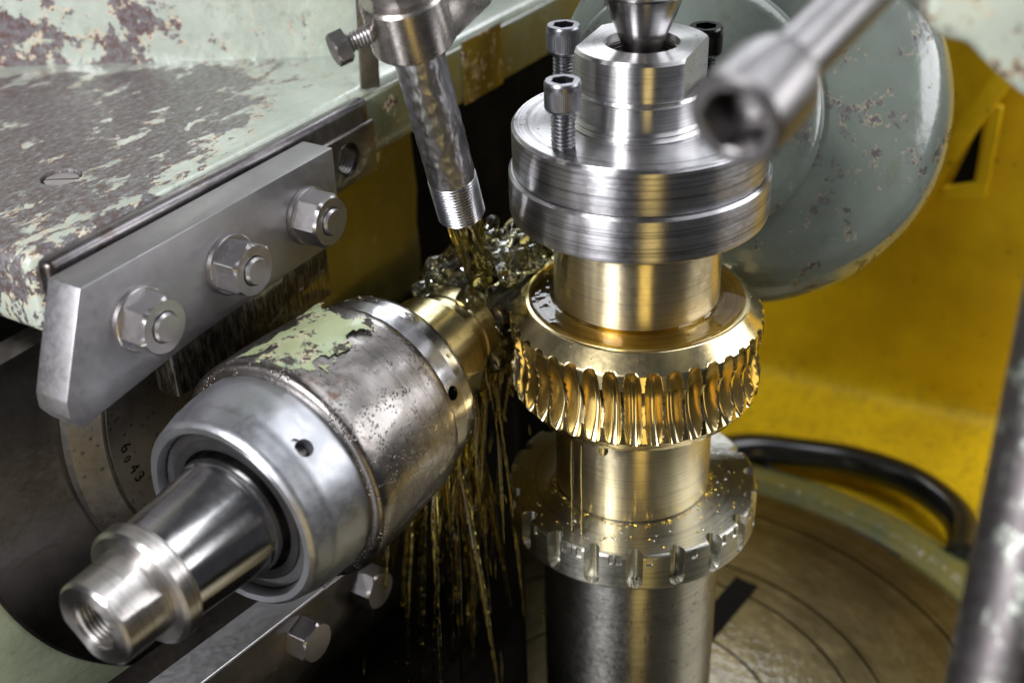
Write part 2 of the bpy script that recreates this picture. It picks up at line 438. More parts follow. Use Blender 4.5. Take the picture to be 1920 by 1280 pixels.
# yellow chip tray
WA = Vector((14.72, 36.82, -36)); WT = Vector((.883, -.469, 0)).normalized(); WN = Vector((WT.y, -WT.x, 0))
ym = Matrix(((WT.x, -WN.x, 0, WA.x), (WT.y, -WN.y, 0, WA.y), (0, 0, 1, WA.z), (0, 0, 0, 1)))   # x along the wall, y away from the camera
tr = thing('chip_tray', 'yellow enamelled sheet chip tray behind the rotary table', 'machine guard', mat=ym)
prof = [(.9, 37), (.5, 14), (.1, 2.2), (0, 1.0), (-.25, .45), (-.9, .15), (-2.0, 0), (-8, -.2), (-30, -.8)]
bm = bmesh.new(); rows = []
for off in (0, .35):
    for y, z in prof:
        rows.append([bm.verts.new((x, y + off + .3 * math.sin(x * .21 + z * .08) * (1 if z > 2 else .3), z - off * .6)) for x in range(-6, 42, 2)])
k = len(prof)
for i in range(k - 1):
    for j in range(len(rows[0]) - 1):
        bm.faces.new((rows[i][j], rows[i][j + 1], rows[i + 1][j + 1], rows[i + 1][j]))
        bm.faces.new((rows[i + k][j], rows[i + k + 1][j], rows[i + k + 1][j + 1], rows[i + k][j + 1]))
obj('tray_sheet', bm, 'yellow', tr, ang=60)

# green column behind the slab
M['green_column'] = paint('chipped_green_column_enamel', GREEN, chip=.425, scale=.36, gloss=.14, wob=.7, rust=(.09, .04, .035), fleck=(.16, .10, .10), metalness=.15, wet=.9, wear=lambda s: s.rng(s.sep()[0], -18, -25, 0, .45))
c = subdiv_box(-60, -11.9, 0, 20, -8, 40, .8, 2.5, .22, .16, 3)
co = obj('machine_column', c, 'green_column'); co.location = (0, 14, 0)
tag(co, 'pale green enamelled machine column wall with big rusty chips at the upper left', 'machine column')

# slab: worn top painted green
def slab_wear(s):
    g = s.n.new('ShaderNodeNewGeometry')
    x, y, z = s.sep(g.outputs['Position'])
    a = s.rng(x, -13.2, -19.5)                     # the left half is rubbed bare
    b = s.rng(s.math('ADD', y, s.math('MULTIPLY', x, -.12)), 17.0, 14.8)
    e = s.rng(s.math('ADD', s.math('MULTIPLY', x, .843), s.math('MULTIPLY', y, -.538)), -18.5, -15.2)   # light again near the front edge
    m = s.math('MULTIPLY', a, b)
    return s.math('SUBTRACT', s.math('MULTIPLY', m, .92), s.math('MULTIPLY', e, .42))
M['slab'] = paint('rubbed_green_slab_enamel', GREEN, chip=.40, scale=.62, streak=((.7, 1.35, 1), (0, 0, -.12)), wear=slab_wear, gloss=.24, rust=(.085, .05, .04), grey=(.135, .13, .14), metalness=.3, fleck=(.42, .38, .35), wet=.8)
head = headthing('hob_head_casting', 'green enamelled cast hob head with a rust-worn flat top and bare front rail', 'machine casting', -8, -15, -5)
def hb(s0, s1, w0, w1, z0, z1, bev=.1, seg=3):   # box in the head frame, relative to a thing at (S,W,Zz)
    return box(s0, s1, -w1, -w0, z0, z1, bev, seg)
def loc_(bm, o):
    m = o.matrix_world if o.parent is None else None
    return bm
def in_head(bm, S, Wv, Zv):
    return xf(bm, Matrix.Translation((-S, Wv, -Zv)))
sl = hb(-18.15, 44, -62, -15.0, -4.9, -1.62, .45, 4)
slab = obj('slab_body', in_head(sl, -8, -15, -5), 'slab', head)
rail = hb(-18.0, .75, -15.02, -14.2, -5.25, -1.72, .3, 3)
rail = obj('front_rail', in_head(rail, -8, -15, -5), 'rail', head)
cut = polar([(0, -3), (.72, -3), (.72, 3), (0, 3)], 40, mat=Matrix.Translation((-1.3 + 8, -.3, -4.0 + 5)) @ Matrix.Rotation(PI / 2, 4, 'X'))
boolean(rail, [cut])
bm = xf(thread(.74, -.6, .6, .16, 40, cap=False), Matrix.Translation((-1.3 + 8, -.25, -4.0 + 5)) @ Matrix.Rotation(PI / 2, 4, 'X'))
obj('threaded_hole', bm, 'dark_steel', head, fin=True)
bm = hb(-3.4, .82, -14.3, -14.05, -5.35, -2.75, .12)
lug = obj('lug', in_head(bm, -8, -15, -5), 'dark_steel', head)
cut = polar([(0, -3), (.8, -3), (.8, 3), (0, 3)], 40, mat=Matrix.Translation((-1.3 + 8, -.3, -4.0 + 5)) @ Matrix.Rotation(PI / 2, 4, 'X'))
boolean(lug, [cut])
M['fascia'] = paint('oily_green_fascia_enamel', (.10, .115, .07), chip=.40, scale=.5, gloss=.25, oil=.8, oilcol=(.09, .075, .025), wob=.4)
bm = hb(.80, 44, -15.03, -14.55, -4.85, -1.9, .2); obj('fascia', in_head(bm, -8, -15, -5), 'fascia', head)
bm = hb(8.9, 12.6, -14.56, -14.42, -4.9, -1.55, .05)
M['brown'] = paint('brown_oil_varnish', (.09, .062, .012), chip=.45, scale=.8, gloss=.25, oil=.6, oilcol=(.05, .03, .01), rust=(.02, .018, .02), grey=(.03, .03, .03))
obj('varnish_patch_plate', in_head(bm, -8, -15, -5), 'brown', head)
# slotted plug on the slab
P_ = Vector((-23.32, 0.03, -1.62)); ml = Matrix.Translation((-8, 15, -5))
sp, wp = P_.dot(D), P_.dot(W)
plug_c = Matrix.Translation((sp + 8, -(wp) - 15, -1.62 + 5))
cut = polar([(0, -1), (.86, -1), (.80, -.12), (.98, .4), (0, .4)], 48, mat=plug_c); boolean(slab, [cut])
plug = polar([(0, -.6), (.74, -.6), (.74, -.16), (.68, -.1), (0, -.1)], 48)
pl = obj('slotted_plug', xf(plug, plug_c), 'bolt', head)
boolean(pl, [xf(box(-1, 1, -.06, .06, -.28, .2), plug_c @ Matrix.Rotation(-1.0, 4, 'Z'))])

# dark cavity behind the work
cv = obj('cavity_wall', roughen(subdiv_box(-14, 9.6, 0, 2, -30, 0, .3, 2.0), .35, .3), 'olive'); cv.matrix_world = HEADM.copy()
cv.matrix_world.translation = hp(0, -18.5, -4.6)
tag(cv, 'olive oil-stained inner casting wall in shadow behind the nozzle', 'machine casting')
cv = obj('gap_shade_wall', roughen(subdiv_box(9.0, 60, 0, 2, -42, 0, .3, 4.0), .3, .3), 'shade_black'); cv.matrix_world = HEADM.copy()  # wall put in to keep the gap dark, shade in its colour
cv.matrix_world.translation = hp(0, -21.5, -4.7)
tag(cv, 'added wall coloured near-black for shade in the gap behind the spindle', 'machine casting')
cv = obj('sump_wall', roughen(subdiv_box(-16, 14, 0, 2, -30, 0, .3, 4.0), .3, .3), 'shade_black'); cv.matrix_world = HEADM.copy()  # shade behind the oil is put into its black colour
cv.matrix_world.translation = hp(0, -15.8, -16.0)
tag(cv, 'lower casting wall coloured black for shade behind the falling oil', 'machine casting')

# swivel head: big disc with numbered boss (axis along +w)
M['green_rim'] = paint('green_rim_enamel', (.36, .40, .27), chip=.41, scale=.6, gloss=.2)
sw = thing('swivel_head', 'dark round swivel head with raised ring and stamped boss at lower left', 'machine part', mat=wframe(-8, -16, -10.8))
sf = obj('swivel_face', polar([(0, -1.0), (15, -1.0), (15, .2), (14.9, .3), (0, .3)], 160), 'dark_steel', sw)
boolean(sf, [box(-30, 30, 5.5, 30, -9, 9), box(4.3, 30, -31, 30.5, -9.5, 9.5)])
sf = obj('swivel_rim', polar([(15.02, -3), (18.6, -3), (18.6, -1.4), (15.2, .1), (15.02, .1)], 160, loop=True), 'green_rim', sw)
boolean(sf, [box(-30, 30, 5.5, 30, -9, 9), box(4.3, 30, -31, 30.5, -9.5, 9.5)])
bf = obj('boss_ring', polar([(0, .32), (10.3, .32), (10.25, .7), (9.15, 1.35), (9.0, 1.3), (0, 1.3)], 160), 'cast', sw); boolean(bf, [box(-30, 30, 5.5, 30, -9, 9), box(4.35, 30, -31, 30.5, -9.5, 9.5)])
bf = obj('boss_face', polar([(0, 1.31), (8.96, 1.31), (8.96, 1.42), (0, 1.42)], 120), 'cast', sw); boolean(bf, [box(-30, 30, 5.5, 30, -9, 9), box(4.35, 30, -31, 30.5, -9.5, 9.5)])
def text(body, size, mat, depth=.02):
    cu = bpy.data.curves.new('text', 'FONT'); cu.body = body; cu.size = size; cu.extrude = depth; cu.align_x = 'CENTER'
    o_ = bpy.data.objects.new('t', cu); COL.objects.link(o_); bpy.context.view_layer.update()
    me = bpy.data.meshes.new_from_object(o_.evaluated_get(bpy.context.evaluated_depsgraph_get()))
    bpy.data.objects.remove(o_); bpy.data.curves.remove(cu)
    me.materials.clear(); me.materials.append(M[mat]); return me
for ch, dx, dy, sz in (('6', -8.22, .07, .74), ('0', -8.2, .60, .5), ('4', -8.04, 1.22, .74), ('3', -7.88, 1.76, .74)):
    o_ = bpy.data.objects.new('stamped_digit', text(ch, sz, 'hole', .012)); COL.objects.link(o_); o_.parent = sw
    o_.matrix_basis = Matrix.Translation((dx, -dy, 1.428)) @ Matrix.Rotation(-1.35, 4, 'Z') @ Matrix.Translation((0, -.25, 0))

# ================================================================== CLAMP PLATE WITH THREE NUTS
cp = headthing('clamp_bar', 'flat grey ground steel clamp bar held by three studs and nuts', 'clamp', -12, -13, -4.3)
pts = [(-18.32, -2.02), (-4.33, -1.96), (-4.4, -6.2), (-9.3, -6.3), (-13.7, -6.5), (-19.55, -7.15), (-19.98, -6.5), (-19.95, -5.85)]
bm = prism([(a + 12, b + 4.3) for a, b in pts], 12.3 - 13, 13.93 - 13, 'y', .07, 2)
bar = obj('bar', bm, 'bar', cp)
bm = hb(-14.6, -4.9, -13.95, -12.75, -8.9, -6.15, .12); blk = in_head(bm, -12, -13, -4.3)
def grooves(s):
    pass
gv = NT('sawn_black_steel'); gn = gv.noise(gv.vec(scale=(4, 4, .8)), scale=1.6, detail=5, rough=.7)
gv.P(Base_Color=gv.mix(gv.rng(gn, .4, .7), (.03, .026, .02), (.22, .20, .15)), Metallic=.9, Roughness=.38, Normal=gv.bump(gn, .5, .06), Coat_Weight=.5)
M['sawn'] = gv.m
obj('packing_block', blk, 'sawn', cp)
proto = None
for i, (s_, z_, sq) in enumerate(((-16.15, -4.30, .0), (-11.3, -4.27, .35), (-6.5, -4.2, .9))):
    m = Matrix.Translation((s_ + 12, -.7, z_ + 4.3)) @ Matrix.Rotation(PI / 2, 4, 'X')
    wsh = obj('washer', polar([(.68, 0), (1.22, 0), (1.25, .03), (1.25, .22), (1.2, .26), (.68, .26)], 64, loop=True), 'bolt', cp)
    nut = obj('nut', hexbody(2.02, .26, 1.36, False, True, rot=.2 + sq, n=144, bore=.62), 'bolt', cp, ang=24)
    std = obj('stud', polar([(0, -.2), (.58, -.2), (.58, 1.45), (.5, 1.55), (0, 1.57)], 40), 'bolt', cp)
    for q in (wsh, nut, std): q.matrix_basis = m

# ================================================================== HOB SPINDLE (local z along the arbor)
HA = Vector((-19.4, -16.55, -10.4))
HM_ = axisframe(HA, D, W)       # x = w, y = z cross x = -up ; angle measured from w towards up = -local angle
def hm(t): m = HM_.copy(); m.translation = HA + D * t; return m
hs = thing('bearing_housing', 'battered steel bearing housing of the hob spindle with pale bearing cap', 'bearing housing', mat=hm(12))
def hrough(t, z, r, i):
    if r < 3.9: return r
    return r + .028 * mnoise.noise(Vector((math.cos(t) * 4, math.sin(t) * 4, z * .8))) + .02 * mnoise.noise(Vector((math.cos(t) * 16, math.sin(t) * 16, z * 4)))
T = 12
body = polar([(3.6, 9.35 - T), (4.5, 9.35 - T), (4.72, 9.5 - T), (4.78, 9.75 - T), (4.72, 12 - T), (4.55, 14.6 - T), (4.42, 14.9 - T), (3.6, 14.9 - T)], 160, hrough, loop=True, step=.25)
obj('housing_body', body, 'housing', hs, ang=50)
cap = polar([(3.42, 6.65 - T), (3.5, 6.47 - T), (3.75, 6.45 - T), (3.92, 6.6 - T), (4.12, 7.4 - T), (4.16, 7.5 - T), (4.27, 8.6 - T), (4.27, 9.34 - T), (3.42, 9.34 - T)], 160,
            lambda t, z, r, i: r + .018 * mnoise.noise(Vector((math.cos(t) * 7, math.sin(t) * 7, z * 2))), loop=True, step=.2)
cap = obj('bearing_cap', cap, 'alu', hs, ang=40)
def radial(ang_deg, tt, r0, r1, rad, n=32):
    a = math.radians(-ang_deg); dr = Vector((math.cos(a), math.sin(a), 0))
    return polar([(0, r0), (rad, r0), (rad, r1), (0, r1)], n, mat=axisframe(Vector((0, 0, tt - T)), dr, Vector((0, 0, 1))))
boolean(cap, [radial(48.2, 7.95, 3.6, 5, .34), radial(52.5, 7.8, 4.1, 5, .2)], ang=40)
obj('blanking_plug', radial(48.2, 7.95, 3.45, 3.75, .33), 'dark_steel', hs)
col = polar([(2.6, 14.9 - T), (4.22, 14.9 - T), (4.2, 15.9 - T), (4.1, 15.95 - T), (4.02, 16.7 - T), (3.75, 17.0 - T), (2.6, 17.0 - T)], 160,
            lambda t, z, r, i: r if r < 3.6 else r + .012 * mnoise.noise(Vector((math.cos(t) * 9, math.sin(t) * 9, z * 2))), loop=True, step=.2)
col = obj('rear_collar', col, 'collar', hs, ang=40)
boolean(col, [radial(20.6, 15.4, 3.3, 5, .30)], ang=40)
obj('collar_hole', radial(20.6, 15.4, 3.2, 3.4, .32), 'hole', hs)
seal = polar([(2.55, 7.0 - T), (2.6, 6.85 - T), (2.95, 6.8 - T), (3.0, 6.88 - T), (3.36, 6.88 - T), (3.40, 7.0 - T), (3.40, 7.6 - T), (2.55, 7.6 - T)], 120, loop=True)
obj('shaft_seal', seal, 'seal', hs)
obj('inner_race', polar([(0, 7.3 - T), (2.56, 7.3 - T), (2.56, 7.6 - T), (0, 7.6 - T)], 64), 'hole', hs)
# scraped flats and green paint skin left on the top of the housing
M['skin'] = paint('peeling_green_skin', (.27, .35, .22), chip=.47, scale=.8, gloss=.3, oil=.3, rust=(.05, .035, .025), grey=(.06, .055, .05))
def skin_patch(name, a0, a1, t0, t1, r, mat, seed):
    bm = bmesh.new(); NA, NTt = 50, 60; g = {}
    for i in range(NA + 1):
        for j in range(NTt + 1):
            u, v = i / NA, j / NTt
            a = math.radians(-(a0 + (a1 - a0) * u)); tt = t0 + (t1 - t0) * v
            e = min(u, 1 - u) * 3.0 + .0
            n_ = mnoise.fractal(Vector((u * 5, v * 5, seed)), 1.0, 2.0, 5)
            e2 = min(min(u, 1 - u) * 3.2, min(v, 1 - v) * 3.2)
            if e2 + n_ * .55 > .28:
                rr = r + .02 + .05 * mnoise.noise(Vector((math.cos(a) * 4, math.sin(a) * 4, (tt - T) * .8)))
                g[i, j] = bm.verts.new((rr * math.cos(a), rr * math.sin(a), tt - T))
    for i in range(NA):
        for j in range(NTt):
            q = [(i, j), (i + 1, j), (i + 1, j + 1), (i, j + 1)]
            if all(k in g for k in q): bm.faces.new([g[k] for k in q])
    bmesh.ops.solidify(bm, geom=list(bm.faces), thickness=.02)
    return obj(name, bm, mat, hs, ang=40)
skin_patch('paint_remnant', 68, 112, 9.6, 14.6, 4.76, 'skin', 2.2)

# spindle arbor
ar = thing('hob_arbor', 'polished steel hob arbor end with threaded draw-bolt hole and flanged nose', 'arbor', mat=hm(0))
nose = polar([(0, 0), (1.52, 0), (1.62, .1), (1.65, 1.0), (1.68, 1.95), (0, 1.95)], 120, step=.1)
nose = obj('nose', nose, 'nose', ar)
fa = math.radians(-45)   # direction of the wrench flats, measured in the local frame
fm = Matrix.Rotation(fa, 4, 'Z')
boolean(nose, [xf(box(1.57, 3, -3, 3, -1, 1.80), fm), xf(box(-3, -1.35, -3, 3, -1, 1.80), fm), polar([(0, -1), (1.2, -1), (.94, .03), (.94, 1.6), (0, 1.6)], 48)], ang=30)
th = polar([(r, z) for k in range(9) for r, z in ((.94, .12 + k * .16), (.82, .17 + k * .16), (.82, .22 + k * .16), (.94, .27 + k * .16))] + [(.94, 1.58), (0, 1.58)], 56)
obj('internal_thread', th, 'nose', ar, ang=30)
fl = polar([(0, 1.96), (2.12, 1.96), (2.27, 2.08), (2.29, 2.62), (2.2, 2.74), (0, 2.74)], 120, step=.15, rf=lambda t, z, r, i: r + (.006 * mnoise.noise(Vector((math.cos(t) * 5, math.sin(t) * 5, z))) if r > 1 else 0))
obj('nose_flange', fl, 'nose', ar)
obj('shaft', polar([(0, 2.70), (2.02, 2.70), (2.06, 3.2), (2.30, 6.1), (2.36, 6.2), (2.42, 6.3), (2.42, 6.7), (2.36, 6.8), (2.36, 8), (0, 8)], 128), 'ground', ar)
M['spacer'] = metal('wet_spacer_steel', (.54, .49, .36), .30, ring=.25, ring_scale=7, blotch=.1, aniso=.85, coat=.7, coat_col=(1, .93, .6))
obj('spacer_collar', polar([(0, 17), (3.0, 17.0), (3.0, 17.5), (2.55, 17.7), (2.5, 18.2), (2.5, 19.8), (2.42, 19.9), (0, 19.9)], 128), 'spacer', ar)
obj('spacer_collar', polar([(0, 19.9), (2.0, 19.9), (2.1, 20.0), (2.1, 20.7), (2.02, 20.75), (2.02, 20.85), (2.1, 20.9), (2.1, 21.8), (2.0, 21.9), (0, 21.9)], 128), 'spacer', ar)
obj('arbor_tail', polar([(0, 27), (1.9, 27), (1.9, 36), (0, 36)], 64), 'spacer', ar)
# the hob
hob = thing('hob_cutter', 'steel worm gear hob with rows of cutting teeth under the splashing oil', 'cutting tool', mat=hm(24.4))
def hobr(t, z, r, i):
    if r < 1.5: return r
    lead = .82
    ph = ((z / lead) - t / (2 * PI)) % 1.0 - .5
    h = max(0., min(1., (abs(ph) * -1 + .38) / .2))
    g = (t * 9 / (2 * PI)) % 1.0
    gash = 0 if g < .62 else 1
    return (1.55 + .72 * h * (1 - .25 * g)) if not gash else 1.45
obj('toothed_body', polar([(0, -2.45), (2, -2.43), (2, 2.6), (0, 2.62)], 216, hobr, step=.07), 'collar', hob, ang=30)

# lower clamp below the housing
lc = headthing('lower_clamp', 'dark steel lower clamp block with pale strip painting the sheen of its top face and hexagon bolts', 'clamp', -14, -9, -19)
bm = prism([(a + 14, b + 19) for a, b in [(-26, -17.2), (-7, -19.6), (-6.4, -21.0), (-7.6, -21.3), (-14.3, -22.9), (-26, -25.5)]], -.3, 2.9, 'y', .12, 2)
obj('clamp_body', bm, 'dark_steel', lc)
bm = prism([(a + 14, b + 19) for a, b in [(-26, -17.08), (-12.2, -18.83), (-12.2, -18.98), (-26, -17.24)]], -.28, 1.45, 'y', .03, 1)
M['strip'] = metal('painted_top_sheen', (.62, .62, .64), .5, blotch=.08, scratch=.05)
obj('painted_sheen_strip', bm, 'strip', lc)  # pale colour paints the bright reflection on the block's top face
for (s_, z_, ro) in ((-14.1, -20.0, .3), (-9.7, -20.5, .8)):
    m = Matrix.Translation((s_ + 14, -.30, z_ + 19)) @ Matrix.Rotation(PI / 2, 4, 'X')
    b_ = obj('hexagon_bolt', hexbody(1.7, 0, 1.0, False, True, rot=ro), 'bolt', lc, ang=24); b_.matrix_basis = m

# ================================================================== VERTICAL WORK SPINDLE
# live centre
lcn = thing('tailstock_centre', 'polished steel tailstock centre with tapered tip pressed into the clamp nut bore', 'machine centre', (0, 0, 3))
obj('quill', polar([(0, 2.02), (1.45, 2.02), (1.57, 2.16), (1.6, 2.3), (1.6, 7.5), (0, 7.5)], 96), 'turned_fine', lcn)
obj('centre_cone', polar([(0, -.9), (.62, -.9), (.80, -.1), (.84, .12), (1.40, 1.55), (1.55, 2.0), (0, 2.0)], 96), 'ground', lcn)
# clamp flange
cf = thing('clamp_flange', 'turned steel clamping flange with stepped rim pressed on top of the bronze gear', 'clamp flange', (0, 0, 0))
upper = polar([(1.48, -1.84), (5.12, -1.84), (5.14, -1.8), (5.14, -.14), (5.02, 0), (1.48, 0)], 192, loop=True)
obj('upper_disc', upper, 'turned', cf)
obj('lower_disc', polar([(1.48, -3.82), (5.16, -3.82), (5.27, -3.72), (5.3, -3.6), (5.3, -2.0), (5.2, -1.88), (1.48, -1.88)], 192, loop=True), 'turned', cf)
obj('joint_shadow_ring', polar([(1.48, -1.9), (5.06, -1.9), (5.06, -1.82), (1.48, -1.82)], 128, loop=True), 'hole', cf)
boss = polar([(1.46, 1.55), (2.62, 1.55), (2.68, 1.62), (2.70, 3.0), (2.60, 3.14), (1.46, 3.14)], 160, loop=True)
boss = obj('boss', boss, 'turned_fine', cf)
fm = Matrix.Rotation(math.radians(-24.8), 4, 'Z')
boolean(boss, [xf(box(2.18, 4, -4, 4, 1.0, 4), fm), xf(box(-4, -2.18, -4, 4, 1.0, 4), fm)], ang=30)
obj('boss_base', polar([(1.46, .01), (2.78, .01), (2.80, .07), (2.72, .15), (2.68, .2), (2.70, .26), (2.62, .34), (2.58, .4), (2.56, 1.3), (2.66, 1.42), (2.60, 1.56), (1.46, 1.56)], 160, loop=True), 'turned_fine', cf)
th = [(1.47, -.2)] + [(r, z) for k in range(17) for r, z in ((1.47, k * .17), (1.36, .05 + k * .17), (1.36, .10 + k * .17), (1.47, .15 + k * .17))] + [(1.47, 3.1)]
obj('bore_thread', polar(th, 96), 'dark_steel', cf, ang=30)
M['pool'] = plain('oil_pool', (.05, .035, .01), .04, 0, .2, 1, .1, 1.0)
obj('bore_bottom', polar([(0, 1.9), (1.36, 1.9), (1.36, 2.0), (.9, 2.06), (0, 2.06)], 64), 'pool', cf)
def cap_screw(parent, ang, rad, mat, zt, label=None):
    e = bpy.data.objects.new('cap_screw', None); COL.objects.link(e); e.parent = parent; e.empty_display_size = .2
    e.location = (rad * math.cos(ang), rad * math.sin(ang), zt)
    if label: e['label'] = label
    kn = 60
    def rf(t, z, r, i):
        if r > .68 and -1.0 < z < -.28: return r - .012 * (.5 + .5 * math.cos(kn * t))
        return r
    hd = polar([(0, -1.2), (.55, -1.2), (.66, -1.12), (.70, -1.02), (.705, -.98), (.705, -.3), (.70, -.24), (.70, -.08), (.65, 0), (0, 0)], 300, rf, step=.12)
    h = obj('screw_head', hd, mat, e, ang=40)
    boolean(h, [hexprism(.80, -.55, .3, rot=.3)], ang=40)
    obj('screw_thread', thread(.46, -zt - .3, -1.19, .15, 48), mat, e, ang=30)
    return e
cap_screw(cf, math.radians(218.8), 4.1, 'screw', 2.62, 'steel socket cap screw nearest the camera')
cap_screw(cf, math.radians(134.5), 4.1, 'screw', 3.0, 'steel socket cap screw half hidden by the boss')
cap_screw(cf, math.radians(45), 4.1, 'black_screw', 2.75, 'black socket cap screw behind the boss')

# the worm wheel
GZ = -10.30
wg = thing('worm_wheel', 'yellow bronze worm wheel blank with freshly cut wet teeth and long plain hubs', 'gear', (0, 0, GZ))
NTEETH = 40; AC = 7.37
def throat(z, Rt): 
    q = Rt * Rt - z * z
    return AC - math.sqrt(max(q, .01))
def gear_r(t, z, r, i):
    if r < 3.9: return r
    tip = throat(z, 2.10) if abs(z) < 1.55 else 99
    rb = min(r, tip, 5.47)
    root = throat(z, 2.68)
    ph = (t * NTEETH / (2 * PI) + .055 * z + .25) % 1.0 - .5
    wv = .47
    u = abs(ph) / wv
    cutr = root + .85 * u ** 3.0
    jit = 0
    return min(rb, max(cutr, root) + jit)
prof = [(3.6, 2.39), (4.70, 2.39), (4.78, 2.37), (5.44, 1.66), (5.46, 1.6), (5.46, -1.62), (5.40, -1.72), (5.0, -2.15), (4.92, -2.32), (3.6, -2.34)]
obj('toothed_rim', polar(prof, NTEETH * 40, gear_r, loop=True, step=.045), 'bronze_teeth', wg, ang=44)
obj('upper_hub', polar([(0, 2.3), (3.53, 2.3), (3.53, 6.4), (3.45, 6.47), (0, 6.47)], 160), 'bronze', wg)
obj('rim_top_face', polar([(3.5, 2.30), (3.5, 2.41), (4.66, 2.405), (4.66, 2.30)], 160, loop=True), 'bronze_face', wg)
obj('lower_hub', polar([(0, -2.3), (3.53, -2.3), (3.53, -7.12), (3.45, -7.25), (0, -7.25)], 160), 'bronze', wg)
obj('lower_shoulder', polar([(3.5, -2.33), (4.55, -2.33), (4.6, -2.45), (4.45, -2.52), (3.5, -2.52)], 160, loop=True), 'bronze', wg)
# oil lying on the wheel
def pool_r(t, z, r, i):
    if r < 3.7: return (r, z + .0)
    a = .10 * mnoise.noise(Vector((math.cos(t) * 1.6, math.sin(t) * 1.6, 3)))
    b = .35 * math.exp(-((math.degrees(t) % 360 - 300) / 60) ** 2) * 0
    return (r * (1 - .02) + a + b, z)
op = obj('oil_puddle', polar([(3.54, .02), (3.54, .22), (3.62, .16), (3.8, .11), (4.3, .09), (4.62, .07), (4.72, .02)], 160, pool_r, step=.1), 'film', None, ang=60)
op.location = (0, 0, -7.89); tag(op, 'thin amber oil puddle lying on top of the worm wheel round its hub', 'oil', kind='stuff')

# notched plate and post
PT = -17.6
npl = thing('notched_plate', 'oily steel locating plate with nineteen edge notches under the bronze gear', 'notched plate', (0, 0, PT))
NN = 19
import cmath
def notch(t, z, r, i):
    if r < 5.2: return r
    a0 = math.radians(-94.5)
    ph = ((t - a0) * NN / (2 * PI)) % 1.0
    if ph > .5: ph -= 1
    arc = ph * 2 * PI / NN * 5.75
    wd = .34
    cx = 0.
    zend = -1.72
    q = 0
    if z < zend + .35:
        k = min(1., (zend + .35 - z) / .35); k = 1 - math.sqrt(max(0, 1 - k * k)) if k < 1 else 1
        wd *= (1 - k)
    if wd > .02 and abs(arc) < wd: q = .56 * (1 - (arc / wd) ** 2) ** .45
    elif -.5 < z < -.12 and r > 5.7:
        kk = int(((t - a0) * NN / (2 * PI) + .5) // 1) % NN
        for off in ((.62, -.72), (.8,), (.55,), (-.6, .9), (-.8, .5))[kk % 5]:
            if abs(arc - off) < .13: q = .09
    return min(r, 5.76 - q)
prof = [(0, 0), (5.2, 0), (5.62, -.005), (5.74, -.09), (5.76, -.14), (5.76, -1.84), (5.68, -1.93), (5.2, -1.93), (0, -1.93)]
p2 = [(0, 0), (5.1, 0)] + [(5.2 + .05 * k, 0 if k < 9 else -.01) for k in range(9)] + [(5.70, -.05), (5.76, -.13)] + [(5.76, -.13 - .06 * k) for k in range(1, 29)] + [(5.70, -1.90), (5.2, -1.93), (0, -1.93)]
obj('notched_disc', polar(p2, NN * 80, notch), 'plate_steel', npl, ang=42)
ps = thing('work_post', 'stout scarred steel post carrying the notched plate above the rotary table', 'post', (0, 0, -34))
obj('post_body', polar([(0, 0), (4.2, 0), (4.2, 14.45), (0, 14.45)], 128), 'post_steel', ps)
# brass chips on the plate
bm = bmesh.new()
for k in range(230):
    if k < 150:
        a = random.uniform(-PI, 0.2); r = 3.56 + abs(random.gauss(0, .10)) + .03
    else: a = random.uniform(-PI, 0.3); r = random.uniform(3.6, 5.5)
    sz = random.uniform(.015, .05); m = Matrix.Translation((r * math.cos(a), r * math.sin(a), .02 + random.random() * .03)) @ Matrix.Rotation(random.uniform(0, 6.3), 4, 'Z') @ Matrix.Rotation(random.uniform(-.5, .5), 4, 'X')
    join(bm, xf(box(-sz * random.uniform(1, 2.2), sz, -sz * .45, sz * .45, -.008, .008), m))
o = obj('brass_chips', bm, 'chips'); o.location = (0, 0, PT); tag(o, 'tiny brass chips scattered round the hub foot on the notched plate', 'swarf', kind='stuff')

# rotary table
rt = thing('rotary_table', 'worn round machine table with concentric grooves below the notched plate', 'machine table', (0, 0, -34))
def trf(t, z, r, i): return r
prof = [(0, -4), (21.7, -4), (22, -3.8), (22, -.3), (21.8, 0)]
for g in (19.6, 14.2, 12.4, 8.0):
    prof += [(g + .08, 0), (g + .05, -.2), (g - .05, -.2), (g - .08, 0)]
prof += [(0, 0)]
obj('table_disc', polar(prof, 220), 'table', rt, ang=35)
bm = box(3, 13.5, -.75, .75, .01, .05); bo = obj('table_slot', xf(bm, Matrix.Rotation(math.radians(52), 4, 'Z')), 'hole', rt)
M['green_oily'] = paint('oily_green_rim_enamel', (.10, .12, .055), chip=.37, scale=.5, gloss=.12, oil=.6, oilcol=(.16, .12, .02), wob=.8)
tg = thing('table_rim_guard', 'oily green cast rim curving round the back of the machine table', 'machine casting', (0, 0, -36))
obj('rim_body', polar([(22.3, -8), (26.5, -8), (26.5, .2), (25.8, 1.3), (24.5, 1.8), (23, 1.3), (22.3, .3)], 180, loop=True), 'green_oily', tg, ang=50)

